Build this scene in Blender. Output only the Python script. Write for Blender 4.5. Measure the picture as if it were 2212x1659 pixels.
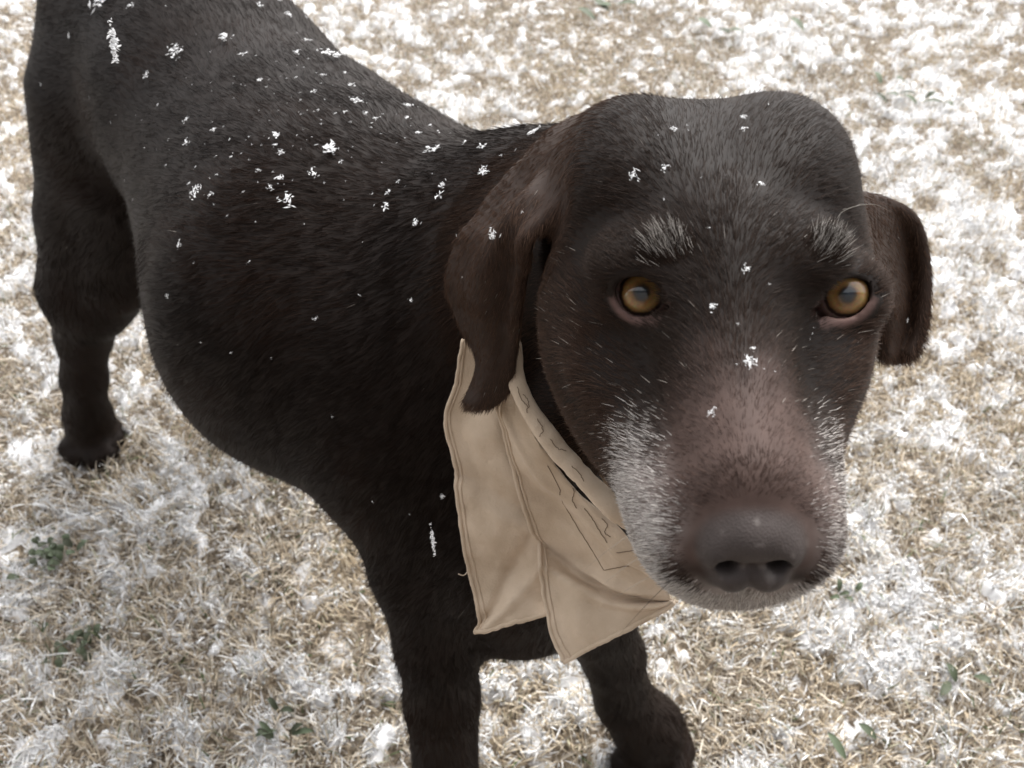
import bpy, math
import numpy as np
from mathutils import Vector, Matrix
from mathutils.bvhtree import BVHTree

for o in list(bpy.data.objects): bpy.data.objects.remove(o)
scene = bpy.context.scene
C = scene.collection
rng = np.random.default_rng(7)

# ---------------------------------------------------------------- camera
TH = math.radians(48); CAM_H = 0.85; FPX = 828.0
cam_d = bpy.data.cameras.new('camera'); cam = bpy.data.objects.new('camera', cam_d); C.objects.link(cam)
cam.location = (0, 0, CAM_H); cam.rotation_euler = (math.pi/2 - TH, 0, 0)
cam_d.sensor_width = 36; cam_d.lens = FPX/1024*36; cam_d.clip_start = 0.01; cam_d.clip_end = 500
cam_d.dof.use_dof = True; cam_d.dof.focus_distance = 0.37; cam_d.dof.aperture_fstop = 16
scene.camera = cam

# ---------------------------------------------------------------- sky, sun, exposure
SUN_EL = math.radians(52); SUN_AZ = math.radians(25)      # azimuth measured from +Y towards +X
world = bpy.data.worlds.new('World'); scene.world = world; world.use_nodes = True
wn = world.node_tree; wn.nodes.clear()
sky = wn.nodes.new('ShaderNodeTexSky'); sky.sky_type = 'NISHITA'; sky.sun_disc = False
sky.sun_elevation = SUN_EL; sky.sun_rotation = SUN_AZ; sky.dust_density = 3.0; sky.air_density = 1.0
hs = wn.nodes.new('ShaderNodeHueSaturation'); hs.inputs['Saturation'].default_value = 0.12
bg = wn.nodes.new('ShaderNodeBackground'); bg.inputs['Strength'].default_value = 0.15
wo = wn.nodes.new('ShaderNodeOutputWorld')
wn.links.new(sky.outputs[0], hs.inputs['Color']); wn.links.new(hs.outputs[0], bg.inputs['Color']); wn.links.new(bg.outputs[0], wo.inputs['Surface'])
sd = bpy.data.lights.new('sun', 'SUN'); sun = bpy.data.objects.new('sun', sd); C.objects.link(sun)
sd.energy = 0.9; sd.angle = math.radians(30); sd.color = (1.0, 0.97, 0.93)
sdir = Vector((math.sin(SUN_AZ)*math.cos(SUN_EL), math.cos(SUN_AZ)*math.cos(SUN_EL), math.sin(SUN_EL)))
sun.rotation_euler = sdir.to_track_quat('Z', 'Y').to_euler()
scene.view_settings.view_transform = 'Standard'; scene.view_settings.look = 'None'
scene.view_settings.exposure = 1.45; scene.view_settings.gamma = 1.0
scene.view_settings.use_curve_mapping = False
scene.cycles.use_denoising = True
scene.cycles.max_bounces = 6

# ---------------------------------------------------------------- helpers
MC = np.array([[1, 0, 0], [0, math.sin(TH), math.cos(TH)], [0, math.cos(TH), -math.sin(TH)]])  # right, up, forward
CP = np.array([0, 0, CAM_H])
def P(u, v, d):
    """a place seen in direction (u, v) of the photo at depth d metres, as a world point"""
    return CP + d*(MC[2] + (u-512)/FPX*MC[0] + (384-v)/FPX*MC[1])
S22 = 1024/2212
def Q(x, y, d): return P(x*S22, y*S22, d)
def ground_at(x, y, z=0.0):
    a, b = P(x*S22, y*S22, 0), P(x*S22, y*S22, 1)
    r = b-a
    return a + r*((z-a[2])/r[2])
def nrm(v): return v/(np.linalg.norm(v, axis=-1, keepdims=True)+1e-12)
def sstep(a, b, x):
    t = np.clip((x-a)/(b-a), 0, 1); return t*t*(3-2*t)

def hash3(i, j, k, s=0):
    n = (i*374761393 + j*668265263 + k*2147483647 + s*974634777).astype(np.int64)
    n = (n ^ (n >> 13))*1274126177
    n = n ^ (n >> 16)
    return (n & 0xFFFF)/65535.0
def noise3(p, s=0):
    p = np.asarray(p, dtype=np.float64); i = np.floor(p).astype(np.int64); f = p-i; f = f*f*(3-2*f)
    r = 0
    for a in (0, 1):
        for b in (0, 1):
            for c in (0, 1):
                w = (f[:, 0] if a else 1-f[:, 0])*(f[:, 1] if b else 1-f[:, 1])*(f[:, 2] if c else 1-f[:, 2])
                r = r + w*hash3(i[:, 0]+a, i[:, 1]+b, i[:, 2]+c, s)
    return r
def fbm(p, o=3, s=0):
    r = 0; a = 0.5; t = 0
    for q in range(o):
        r = r + a*noise3(p*(2**q), s+q*17); t += a; a *= 0.5
    return r/t

def mesh_obj(name, verts, faces, mat=None, parent=None, smooth=True, cols=None):
    """verts (n,3) array; faces (m,k) array or list of arrays of different k"""
    me = bpy.data.meshes.new(name)
    if isinstance(faces, np.ndarray): faces = [faces]
    loops = np.concatenate([f.ravel() for f in faces]).astype(np.int32)
    tot = np.concatenate([np.full(len(f), f.shape[1], np.int32) for f in faces])
    st = np.concatenate([[0], np.cumsum(tot)[:-1]]).astype(np.int32)
    me.vertices.add(len(verts)); me.vertices.foreach_set('co', np.ascontiguousarray(verts, np.float32).ravel())
    me.loops.add(len(loops)); me.loops.foreach_set('vertex_index', loops)
    me.polygons.add(len(tot)); me.polygons.foreach_set('loop_start', st)
    me.polygons.foreach_set('use_smooth', np.full(len(tot), smooth))
    me.update(calc_edges=True)
    if cols is not None:
        a = me.attributes.new('col', 'FLOAT_COLOR', 'POINT')
        cc = np.ones((len(verts), 4), np.float32); cc[:, :3] = cols
        a.data.foreach_set('color', cc.ravel())
    o = bpy.data.objects.new(name, me); C.objects.link(o)
    if mat: me.materials.append(mat)
    if parent: o.parent = parent
    return o
def tag(o, label=None, cat=None, group=None, kind=None):
    if label: o['label'] = label
    if cat: o['category'] = cat
    if group: o['group'] = group
    if kind: o['kind'] = kind
    return o
def empty(name, loc=(0, 0, 0)):
    o = bpy.data.objects.new(name, None); C.objects.link(o); o.location = loc; o.empty_display_size = 0.05
    return o

def mat_new(name):
    m = bpy.data.materials.new(name); m.use_nodes = True
    return m, m.node_tree, m.node_tree.nodes['Principled BSDF']
def attr_mat(name, attr='col', rough=0.6, spec=0.3, bump=None, vary=None, sss=0, coat=0):
    m, nt, b = mat_new(name)
    a = nt.nodes.new('ShaderNodeAttribute'); a.attribute_name = attr
    out = a.outputs['Color']
    tc = nt.nodes.new('ShaderNodeTexCoord')
    if vary:
        n = nt.nodes.new('ShaderNodeTexNoise'); n.inputs['Scale'].default_value = vary[0]; n.inputs['Detail'].default_value = 4
        nt.links.new(tc.outputs['Object'], n.inputs['Vector'])
        r = nt.nodes.new('ShaderNodeMapRange'); r.inputs[1].default_value = .3; r.inputs[2].default_value = .7
        r.inputs[3].default_value = 1-vary[1]; r.inputs[4].default_value = 1+vary[1]
        nt.links.new(n.outputs[0], r.inputs[0])
        mx = nt.nodes.new('ShaderNodeVectorMath'); mx.operation = 'SCALE'
        nt.links.new(out, mx.inputs[0]); nt.links.new(r.outputs[0], mx.inputs['Scale']); out = mx.outputs[0]
    nt.links.new(out, b.inputs['Base Color'])
    b.inputs['Roughness'].default_value = rough; b.inputs['Specular IOR Level'].default_value = spec
    if sss:
        b.inputs['Subsurface Weight'].default_value = sss; b.inputs['Subsurface Radius'].default_value = (.004, .003, .0025); b.inputs['Subsurface Scale'].default_value = 1
    if coat: b.inputs['Coat Weight'].default_value = coat
    if bump:
        v = nt.nodes.new('ShaderNodeTexVoronoi'); v.inputs['Scale'].default_value = bump[0]
        nt.links.new(tc.outputs['Object'], v.inputs['Vector'])
        bn = nt.nodes.new('ShaderNodeBump'); bn.inputs['Strength'].default_value = bump[1]; bn.inputs['Distance'].default_value = bump[2]
        nt.links.new(v.outputs['Distance'], bn.inputs['Height']); nt.links.new(bn.outputs[0], b.inputs['Normal'])
    return m
# ---------------------------------------------------------------- the dog: signed distance field
HR = np.array([[0.98571642, -0.14713438, -0.08194273], [-0.02686105, -0.61767997, 0.7859707], [0.1662577, 0.77254316, 0.61280947]])
HT = np.array([0.08467814, 0.03370454, -0.30794776])
# head axes (x towards the dog's left, y along the muzzle, z up) in world space
M3 = np.array([MC[0], MC[1], -MC[2]]).T
HW = M3 @ HR; HO = M3 @ HT + CP
def yaw_head(deg):
    # turn the head about its own upright axis through the nose tip
    global HW, HO
    tip = HO + HW @ np.array([0, .105, -.02]); a = math.radians(deg); c, s = math.cos(a), math.sin(a)
    HW = HW @ np.array([[c, s, 0], [-s, c, 0], [0, 0, 1]]); HO = tip - HW @ np.array([0, .105, -.02])
yaw_head(5.0)
def H(x, y, z): return HO + HW @ np.array([x, y, z])
def to_head(p): return (p-HO) @ HW
CAML = (CP-HO) @ HW

def smin(a, b, k):
    h = np.clip(0.5+0.5*(b-a)/k, 0, 1)
    return b*(1-h)+a*h-k*h*(1-h)
def smax(a, b, k): return -smin(-a, -b, k)
def cone(p, a, ra, b, rb):
    a = np.asarray(a, np.float32); b = np.asarray(b, np.float32); ab = b-a
    t = np.clip((p-a) @ ab/(ab@ab), 0, 1)
    return np.linalg.norm(p-a-t[:, None]*ab, axis=1)-(ra+(rb-ra)*t)
def sph(p, c, r): return np.linalg.norm(p-np.asarray(c, np.float32), axis=1)-r
def ell(p, c, r, rot=None):
    q = p-np.asarray(c, np.float32)
    if rot is not None: q = q @ np.asarray(rot, np.float32)
    r = np.asarray(r, np.float32)
    k0 = np.linalg.norm(q/r, axis=1); k1 = np.linalg.norm(q/(r*r), axis=1)+1e-9
    return k0*(k0-1)/k1
def B(u, v, rp, d): return (P(u, v, d), rp*d/FPX)

def chain(p, d, pts, k):
    for (a, ra), (b, rb) in zip(pts[:-1], pts[1:]): 
        x = cone(p, a, ra, b, rb)
        d = x if d is None else smin(d, x, k)
    return d
TORSO = [B(166, 25, 112, .80), B(230, 120, 112, .73), B(300, 217, 138, .66), B(348, 302, 171, .60), B(425, 352, 156, .56)]
WITH = [B(325, 152, 45, .66), B(415, 234, 76, .575), B(495, 256, 88, .52)]
NECK = [B(470, 322, 142, .56), B(560, 262, 112, .485), B(650, 222, 100, .425)]
CHEST = [B(450, 430, 125, .56), B(520, 520, 95, .55), B(515, 580, 66, .585)]
THROAT = [B(480, 410, 88, .545), B(540, 430, 62, .495), B(585, 415, 50, .450), B(620, 390, 46, .420)]
BREAST = [B(490, 440, 92, .555), B(525, 530, 78, .550), B(520, 580, 62, .58)]
RF = [B(420, 450, 105, .545), B(430, 560, 60, .555), B(438, 640, 42, .575), B(442, 700, 36, .595), B(447, 790, 32, .63), B(456, 885, 38, .67)]
RFP = [B(456, 890, 40, .67), B(462, 975, 52, .68)]
LF = [B(540, 560, 75, .60), B(590, 610, 42, .66), B(613, 655, 30, .715), B(622, 695, 29, .755)]
LFP = [B(628, 705, 30, .765), B(648, 728, 37, .785)]
RH = [B(122, 110, 86, .80), B(96, 215, 52, .86), B(90, 290, 45, .91), B(84, 333, 25, .955), B(84, 378, 19.5, .99), B(87, 412, 21, 1.03)]
RH2 = [B(125, 190, 54, .82), B(116, 278, 34, .88), B(100, 316, 20, .93)]
RHP = [B(88, 415, 23, 1.04), B(92, 432, 24, 1.055)]
def mirror_leg():
    # the legs on the far side, hidden behind the body
    hip = TORSO[0][0]; r = nrm(np.array([-.78, -.62, 0.]))
    out = []
    for (a, ra) in RH: 
        q = a + 0; lat = (q-hip)@r; q = q-2*lat*r*0.8; out.append((q, ra))
    return out
LH = mirror_leg()
LHP = [(LH[-1][0], LH[-1][1]), (LH[-1][0]+np.array([.03, -.06, -.015]), .03)]
TAIL = [B(120, -60, 40, .90), B(60, -120, 26, 1.0), B(40, -60, 14, 1.12)]
def toes(p, d, foot, fwd, r):
    f = nrm(np.array([fwd[0], fwd[1], 0.])); s = np.array([-f[1], f[0], 0])
    for q, l in ((-1.4, .0), (-.5, .018), (.5, .018), (1.4, .0)):
        c = foot+f*(.012+l)+s*q*r*.62; c[2] = r*.62
        e = c+f*r*.55; e[2] = r*.5
        d = smin(d, cone(p, c, r*.58, e, r*.45), .004)
    return d
GROUPS = [(TORSO, .05, .05), (WITH, .04, .06), (NECK, .04, .05), (CHEST, .03, .04), (THROAT, .02, .03), (BREAST, .02, .03), (RF, .010, .018), (RFP, .01, .015), (LF, .012, .03), (LFP, .01, .012),
          (RH, .015, .03), (RH2, .015, .012), (RHP, .01, .01), (LH, .015, .03), (LHP, .01, .01), (TAIL, .02, .03)]
GBOX = [(np.min([c[0]-c[1] for c in g[0]], 0), np.max([c[0]+c[1] for c in g[0]], 0)) for g in GROUPS]
FEET = [(P(646, 730, .79), (.5, -.85), .030), (P(462, 985, .68), (.35, -.93), .032), (P(89, 434, 1.065), (.6, -.8), .028)]
def body_sdf(p):
    lo, hi = p.min(0), p.max(0)
    d = np.full(len(p), .5, np.float32)
    for (pts, k, K), (a, b) in zip(GROUPS, GBOX):
        gap = np.linalg.norm(np.maximum(np.maximum(a-hi, lo-b), 0))
        if gap > .13: continue
        d = smin(d, chain(p, None, pts, k), K)
    for f, w, r in FEET:
        if np.linalg.norm(np.maximum(np.maximum(f-hi, lo-f), 0)) < .2: d = toes(p, d, f, w, r)
    return d

# ears: sheets of control points (photo direction + depth), thickened
EAR_R = [  # dog's right ear, rows from base to tip, columns rear edge to front edge
 [(1325, 262, .365), (1300, 300, .350), (1278, 350, .338), (1255, 410, .332)],
 [(1215, 292, .372), (1195, 335, .350), (1200, 395, .344), (1190, 455, .330)],
 [(1110, 390, .378), (1125, 420, .350), (1130, 460, .340), (1120, 512, .330)],
 [(1020, 510, .384), (1045, 530, .356), (1085, 555, .350), (1118, 580, .345)],
 [(985, 615, .392), (1025, 620, .366), (1075, 640, .362), (1115, 660, .362)],
 [(1005, 690, .398), (1040, 695, .380), (1075, 705, .374), (1108, 725, .376)],
 [(1042, 770, .400), (1058, 772, .390), (1078, 778, .386), (1098, 790, .388)],
 [(1030, 835, .402), (1048, 838, .396), (1068, 838, .394), (1088, 835, .396)],
 [(1015, 868, .402), (1032, 872, .398), (1048, 870, .398), (1066, 862, .398)]]
EAR_L = [
 [(1835, 425, .352), (1848, 455, .345), (1856, 495, .340), (1858, 545, .335)],
 [(1912, 442, .372), (1910, 475, .372), (1902, 522, .368), (1888, 580, .352)],
 [(1968, 478, .380), (1955, 520, .390), (1935, 570, .388), (1905, 620, .370)],
 [(1990, 550, .388), (1972, 590, .398), (1945, 630, .394), (1915, 670, .378)],
 [(1994, 640, .392), (1975, 670, .402), (1945, 690, .398), (1910, 710, .384)],
 [(1985, 715, .394), (1968, 725, .402), (1940, 730, .398), (1908, 740, .388)],
 [(1965, 765, .394), (1950, 770, .400), (1932, 770, .398), (1910, 765, .390)]]
def catmull(G, n):
    """resample axis 0 of array G to n rows"""
    m = len(G); t = np.linspace(0, m-1, n); i = np.clip(t.astype(int), 0, m-2); f = (t-i)
    f = f.reshape((-1,)+(1,)*(G.ndim-1))
    g = lambda j: G[np.clip(j, 0, m-1)]
    p0, p1, p2, p3 = g(i-1), g(i), g(i+1), g(i+2)
    p0 = np.where((i == 0).reshape(f.shape), 2*p1-p2, p0); p3 = np.where((i == m-2).reshape(f.shape), 2*p2-p1, p3)
    return .5*((2*p1)+(-p0+p2)*f+(2*p0-5*p1+4*p2-p3)*f*f+(-p0+3*p1-3*p2+p3)*f**3)
def patch(rows, n, m):
    G = np.array([[Q(*c) for c in r] for r in rows])
    G = catmull(G, n); G = catmull(np.swapaxes(G, 0, 1), m)
    return np.swapaxes(G, 0, 1)
def ear_folds(G, amp):
    n, m = G.shape[:2]; u, v = np.meshgrid(np.linspace(0, 1, n), np.linspace(0, 1, m), indexing='ij')
    N_ = nrm(np.cross(np.gradient(G, axis=0), np.gradient(G, axis=1)))
    w = amp*(np.sin(v*10+u*5)*np.exp(-((u-.35)/.3)**2)+.8*np.sin(u*16+v*3)*np.exp(-((u-.25)/.16)**2)*(1-v))+amp*1.2*(fbm(G.reshape(-1, 3)*60, 2, 7).reshape(n, m)-.5)
    return G+N_*w[..., None]
EARP = [ear_folds(patch(EAR_R, 60, 34), .0032).reshape(-1, 3).astype(np.float32), patch(EAR_L, 46, 30).reshape(-1, 3).astype(np.float32)]
EAR_T = .0036
def ear_sdf(p, E, m=np.float32(.014)):
    lo, hi = E.min(0)-m, E.max(0)+m
    box = np.linalg.norm(np.maximum(np.maximum(lo-p, p-hi), 0), axis=1)
    d = box+m-EAR_T
    idx = np.nonzero(box <= 0)[0]
    e2 = (E*E).sum(1)
    for s in range(0, len(idx), 20000):
        q = p[idx[s:s+20000]]-E[0]
        e = E-E[0]
        g = (q*q).sum(1)[:, None]-2*q@e.T+(e*e).sum(1)[None]
        d[idx[s:s+20000]] = np.sqrt(np.maximum(g.min(1), 0))-EAR_T
    return d

EARROOT = [(Q(1285, 350, .390), .010, Q(1200, 500, .425), .012), (Q(1200, 500, .425), .012, Q(1160, 640, .440), .016), (Q(1845, 470, .385), .010, Q(1885, 570, .395), .010)]
# eyes
EYE_R = .0132
def eye_frame(x, y, d, yaw=0):
    c = Q(x, y, d)
    w = nrm(CP-c); u = nrm(np.cross(MC[1], w)); u = u if u@MC[0] > 0 else -u
    v = nrm(np.cross(w, u)); v = v if v@MC[1] > 0 else -v
    return c, u, v, w
EYES = [(eye_frame(1384, 634, .3085), -.42, -1), (eye_frame(1823, 638, .311), .42, 1)]
def almond(q, ang, a, b, bu=.0062):
    """lid opening: a lens with a flatter upper arc"""
    ca, sa = math.cos(ang), math.sin(ang)
    x = q[:, 0]*ca+q[:, 1]*sa; y = -q[:, 0]*sa+q[:, 1]*ca
    R = (a*a+b*b)/(2*b); Ru = (a*a+bu*bu)/(2*bu)
    return np.maximum(np.hypot(x, y-(R-b))-R, np.hypot(x, y-(bu-Ru))-Ru)
def eye_local(p, fr):
    c, u, v, w = fr
    q = p-c.astype(np.float32)
    return np.stack([q@u, q@v, q@w], 1)

def head_sdf(q):
    """q in head space"""
    ax = q.copy(); ax[:, 0] = np.abs(ax[:, 0])
    d = ell(q, (0, -.052, -.004), (.0565, .080, .048))
    d = smin(d, ell(ax, (.031, -.060, .018), (.031, .048, .031)), .014)          # temples
    d = smin(d, ell(ax, (.0445, -.038, -.025), (.0245, .054, .034)), .022)         # cheek muscles
    d = smin(d, ell(ax, (.0345, -.022, -.052), (.0230, .052, .028)), .025)          # jaw
    d = smin(d, cone(q, (0, -.004, .002), .025, (0, .080, -.018), .0165), .020)   # bridge
    d = smin(d, cone(ax, (.020, .010, -.036), .027, (.0120, .080, -.040), .0210), .018)   # flews
    d = smin(d, cone(ax, (.026, -.005, -.058), .018, (.014, .066, -.056), .015), .02)
    d = smin(d, cone(q, (0, -.020, -.066), .026, (0, .072, -.062), .017), .02)   # chin
    d = smin(d, ell(ax, (.027, .003, .0165), (.019, .0155, .0105)), .010)          # brows
    d = smin(d, ell(ax, (.034, .014, -.019), (.017, .020, .014)), .012)          # below the eyes
    d = smin(d, ell(q, (-.022, -.058, .0205), (.028, .042, .0265)), .014)
    d = smin(d, ell(q, (.002, -.062, .026), (.020, .034, .0185)), .010)
    d = smax(d, -ell(ax, (.044, .044, -.004), (.012, .024, .012)), .016)          # hollow below the eye
    return d
def nose_sdf(q):
    q = q+np.array([0, -.0005, .0030], np.float32)
    ax = q.copy(); ax[:, 0] = np.abs(ax[:, 0])
    d = ell(q, (0, .0900, -.0205), (.0140, .0155, .0104))
    d = smin(d, ell(ax, (.0096, .0950, -.0258), (.0064, .0098, .0076)), .005)      # wings
    d = smin(d, ell(ax, (.0052, .0985, -.0345), (.0070, .0072, .0068)), .0025)     # lobes below the nostrils
    return d
def nose_cut(q, d):
    q = q+np.array([0, -.0005, .0030], np.float32)
    ax = q.copy(); ax[:, 0] = np.abs(ax[:, 0])
    d = smax(d, -cone(ax, (.0070, .116, -.0272), .0036, (.0080, .096, -.0280), .0036), .0012)   # nostrils
    d = smax(d, -cone(ax, (.0085, .112, -.0296), .0021, (.0190, .101, -.0320), .0010), .0015)   # slits
    d = smax(d, -cone(q, (0, .1100, -.0300), .0004, (0, .1045, -.044), .0007), .0015)           # groove
    return d
def dog_sdf(p, head=True):
    p = p.astype(np.float32)
    q = ((p-HO.astype(np.float32)) @ HW.astype(np.float32))
    d = body_sdf(p)
    far = np.linalg.norm(q-np.array([0, -.02, -.02], np.float32), axis=1)
    idx = np.nonzero(far < .30)[0]
    if len(idx) == 0: return d
    pp = p[idx]; qq = q[idx]
    h = head_sdf(qq)
    h = smin(h, d[idx], .035)
    h = smax(h, -cone(pp, Q(1185, 520, .352), .0135, Q(1140, 680, .366), .012), .010)      # hollow behind the ear's front edge
    for a_, ra_, b_, rb_ in EARROOT: h = smin(h, cone(pp, a_, ra_, b_, rb_), .008)
    for E in EARP:
        h = smin(h, ear_sdf(pp, E), .006)
    n = nose_sdf(qq)
    h = smin(h, n, .0022)
    h = nose_cut(qq, h)
    for fr, ang, s in EYES:
        near = np.nonzero(np.linalg.norm(pp-fr[0].astype(np.float32), axis=1) < .05)[0]
        if not len(near): continue
        e = eye_local(pp[near], fr); x = h[near]
        r = np.linalg.norm(e, axis=1)
        low = sstep(.002, -.007, e[:, 1])
        x = smin(x, r-(EYE_R+.0020+.0010*low), .005)
        al = almond(e-np.array([0, -.0005, 0], np.float32), ang, .0094, .0077)
        ix = -s*np.float32(.0094)
        duct = np.hypot((e[:, 0]-ix)*.75, (e[:, 1]+.0062)*1.0)-.0020               # inner corner
        cut = np.minimum(np.maximum(al, -e[:, 2]-.001), np.maximum(smin(al, duct, .002), .0085-e[:, 2]))
        x = smax(x, -cut, .0012)
        x = np.maximum(x, -(r-(EYE_R+.0003)))
        h[near] = x
    d[idx] = h
    return d

def surface_nets(f, lo, hi, h, margin=1.0, skip=None):
    """dual contouring of f = 0 on a sparse set of 8x8x8 blocks of cell size h"""
    lo = np.asarray(lo, float); nb = np.ceil((np.asarray(hi)-lo)/(8*h)).astype(int)
    bi = np.stack(np.meshgrid(*[np.arange(n) for n in nb], indexing='ij'), -1).reshape(-1, 3)
    cen = lo+(bi+.5)*8*h
    d = np.concatenate([f(cen[s:s+60000]) for s in range(0, len(cen), 60000)])
    keep = np.abs(d) < 8*h*.9*margin+.002
    if skip is not None: keep &= ~skip(cen, 8*h)
    bi = bi[keep]
    so = np.lexsort((bi[:, 2] % 6, bi[:, 1] % 6, bi[:, 0] % 6, bi[:, 2]//6, bi[:, 1]//6, bi[:, 0]//6)); bi = bi[so]
    ar = np.arange(9); off = np.stack(np.meshgrid(ar, ar, ar, indexing='ij'), -1).reshape(-1, 3)
    N = nb*8+1
    V = []; ids = []; Q4 = []; edges = []
    for s in range(0, len(bi), 160):
        b = bi[s:s+160]
        g = (b[:, None]*8+off[None])                       # (n,729,3)
        val = f((lo+g.reshape(-1, 3)*h)).reshape(len(b), 9, 9, 9)
        neg = val < 0
        cnt = sum(neg[:, a:a+8, c:c+8, e:e+8].astype(np.int8) for a in (0, 1) for c in (0, 1) for e in (0, 1))
        act = np.argwhere((cnt > 0) & (cnt < 8))
        if len(act) == 0: continue
        bb, i, j, k = act.T
        acc = np.zeros((len(act), 3)); num = np.zeros(len(act))
        for a in range(3):
            o1, o2 = [x for x in range(3) if x != a]
            for c in (0, 1):
                for e in (0, 1):
                    p0 = np.zeros(3, int); p0[o1] = c; p0[o2] = e; p1 = p0.copy(); p1[a] = 1
                    v0 = val[bb, i+p0[0], j+p0[1], k+p0[2]]; v1 = val[bb, i+p1[0], j+p1[1], k+p1[2]]
                    m = (v0 < 0) != (v1 < 0)
                    t = np.where(m, v0/np.where(m, v0-v1, 1), 0)
                    pt = np.tile(p0.astype(float), (len(act), 1)); pt[:, a] = t
                    acc += pt*m[:, None]; num += m
        cell = b[bb]*8+np.stack([i, j, k], 1)
        V.append(lo+(cell+acc/num[:, None])*h)
        ids.append((cell[:, 0]*N[1]+cell[:, 1])*N[2]+cell[:, 2])
        for a in range(3):                                  # crossing edges owned by this block
            sl = [slice(0, 8)]*3
            n0 = neg[:, :8, :8, :8]; s1 = [slice(0, 8)]*3; s1[a] = slice(1, 9)
            n1 = neg[(slice(None),)+tuple(s1)]
            x = np.argwhere(n0 != n1)
            if len(x):
                gl = b[x[:, 0]]*8+x[:, 1:]
                edges.append((a, gl, n0[x[:, 0], x[:, 1], x[:, 2], x[:, 3]]))
    V = np.concatenate(V); ids = np.concatenate(ids)
    o = np.argsort(ids); ids = ids[o]; V = V[o]
    for a, gl, sg in edges:
        b_, c_ = (a+1) % 3, (a+2) % 3
        q = []
        for db, dc in ((-1, -1), (0, -1), (0, 0), (-1, 0)):
            g = gl.copy(); g[:, b_] += db; g[:, c_] += dc
            key = (g[:, 0]*N[1]+g[:, 1])*N[2]+g[:, 2]
            w = np.clip(np.searchsorted(ids, key), 0, len(ids)-1)
            q.append(np.where(ids[w] == key, w, -1))
        q = np.stack(q, 1); ok = (q >= 0).all(1); q = q[ok]; sg = sg[ok]
        q[~sg] = q[~sg][:, ::-1]
        Q4.append(q)
    return V, np.concatenate(Q4)

allp = [c for c in TORSO+NECK+CHEST+RF+RFP+LF+LFP+RH+RHP+LH+LHP+TAIL+WITH]
blo = np.min([c[0]-c[1]-.03 for c in allp], 0); bhi = np.max([c[0]+c[1]+.03 for c in allp], 0)
blo[2] = -.01
hp = np.array([H(x, y, z) for x in (-.13, .13) for y in (-.15, .13) for z in (-.15, .08)])
hlo, hhi = hp.min(0), hp.max(0)
for E in EARP: hlo = np.minimum(hlo, E.min(0)-.01); hhi = np.maximum(hhi, E.max(0)+.01)
def in_head(p, g=0.0): return ((p > hlo+.006-g) & (p < hhi-.006+g)).all(1)
h_body, h_head = .0045, .0014
Vb, Fb = surface_nets(dog_sdf, np.minimum(blo, hlo), np.maximum(bhi, hhi), h_body, skip=lambda c, w: ((c > hlo+.02+w) & (c < hhi-.02-w)).all(1))
Fb = Fb[~in_head(Vb[Fb].mean(1), -.004)]
Vh, Fh = surface_nets(dog_sdf, hlo-.01, hhi+.01, h_head)
Fh = Fh[in_head(Vh[Fh].mean(1), .0)]
# drop loose pieces: keep used vertices only
def compact(V, F):
    u, inv = np.unique(F, return_inverse=True)
    return V[u], inv.reshape(F.shape)
Vb, Fb = compact(Vb, Fb); Vh, Fh = compact(Vh, Fh)
DV = np.concatenate([Vb, Vh]); DF = np.concatenate([Fb, Fh+len(Vb)])
def sdf_normals(p, e=.0012):
    g = np.zeros((len(p), 3))
    for a in range(3):
        o = np.zeros(3); o[a] = e
        g[:, a] = np.concatenate([dog_sdf(p[s:s+100000]+o)-dog_sdf(p[s:s+100000]-o) for s in range(0, len(p), 100000)])
    return nrm(g)
# ---------------------------------------------------------------- dog: skin, eyes, fur
def trace(o, dirs, it=90):
    """sphere-trace rays from o along dirs onto the dog; returns points and hit flags"""
    t = np.full(len(dirs), .15); dirs = nrm(dirs)
    for _ in range(it):
        d = dog_sdf(o+dirs*t[:, None]); t = t+np.clip(d, -.01, .05)*.8
    p = o+dirs*t[:, None]
    return p, np.abs(dog_sdf(p)) < .0015
def on_dog(pts):
    D = np.array([Q(x, y, 1)-CP for x, y in pts])
    return trace(CP, D)

dog_root = empty('dog', tuple(RF[-1][0]*np.array([1, 1, 0])))
tag(dog_root, 'dark brown old dog with grey muzzle standing in the snowy grass', 'dog')
off = np.array(dog_root.location)
def dog_part(o): o.parent = dog_root; o.matrix_parent_inverse = Matrix.Translation(-Vector(off)); return o

me_v = DV
qv = to_head(DV); inh = np.zeros(len(DV), bool); inh[len(Vb):] = True
def skin_zone(p):
    """per point: nose leather, lid rim, bare bridge (0..1 each) in head space"""
    q = to_head(p)
    ns = nose_sdf(q.astype(np.float32))
    nose = sstep(.0020, -.0004, ns)*sstep(.070, .078, q[:, 1])
    lid = np.zeros(len(p)); 
    for fr, ang, s in EYES:
        e = eye_local(p.astype(np.float32), fr)
        al = almond(e-np.array([0, -.0005, 0], np.float32), ang, .0094, .0077)
        duct = np.hypot((e[:, 0]+s*.0094)*.75, e[:, 1]+.0062)-.0020
        al = np.minimum(al, duct)
        w = np.where(e[:, 1] < -.001, .0038, .0013)
        w = np.where((e[:, 1] < .003) & (np.sign(e[:, 0]) == -s) & (np.abs(e[:, 0]) > .005), .0052, w)
        lid = np.maximum(lid, sstep(w, w*.45, al)*(e[:, 2] > -.004)*(np.linalg.norm(e, axis=1) < .026))
    wob = (fbm(q*130, 3, 5)-.5)*.022
    wide = .022+.012*sstep(.045, .080, q[:, 1])
    br = sstep(wide+.004, wide-.010, np.abs(q[:, 0])+wob)*sstep(.030, .078, q[:, 1]+wob)*sstep(-.046, -.028, q[:, 2]+wob*.4)
    return nose, lid, br
def lerp(a, b, t): return a*(1-t[:, None])+np.asarray(b)*t[:, None]

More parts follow.
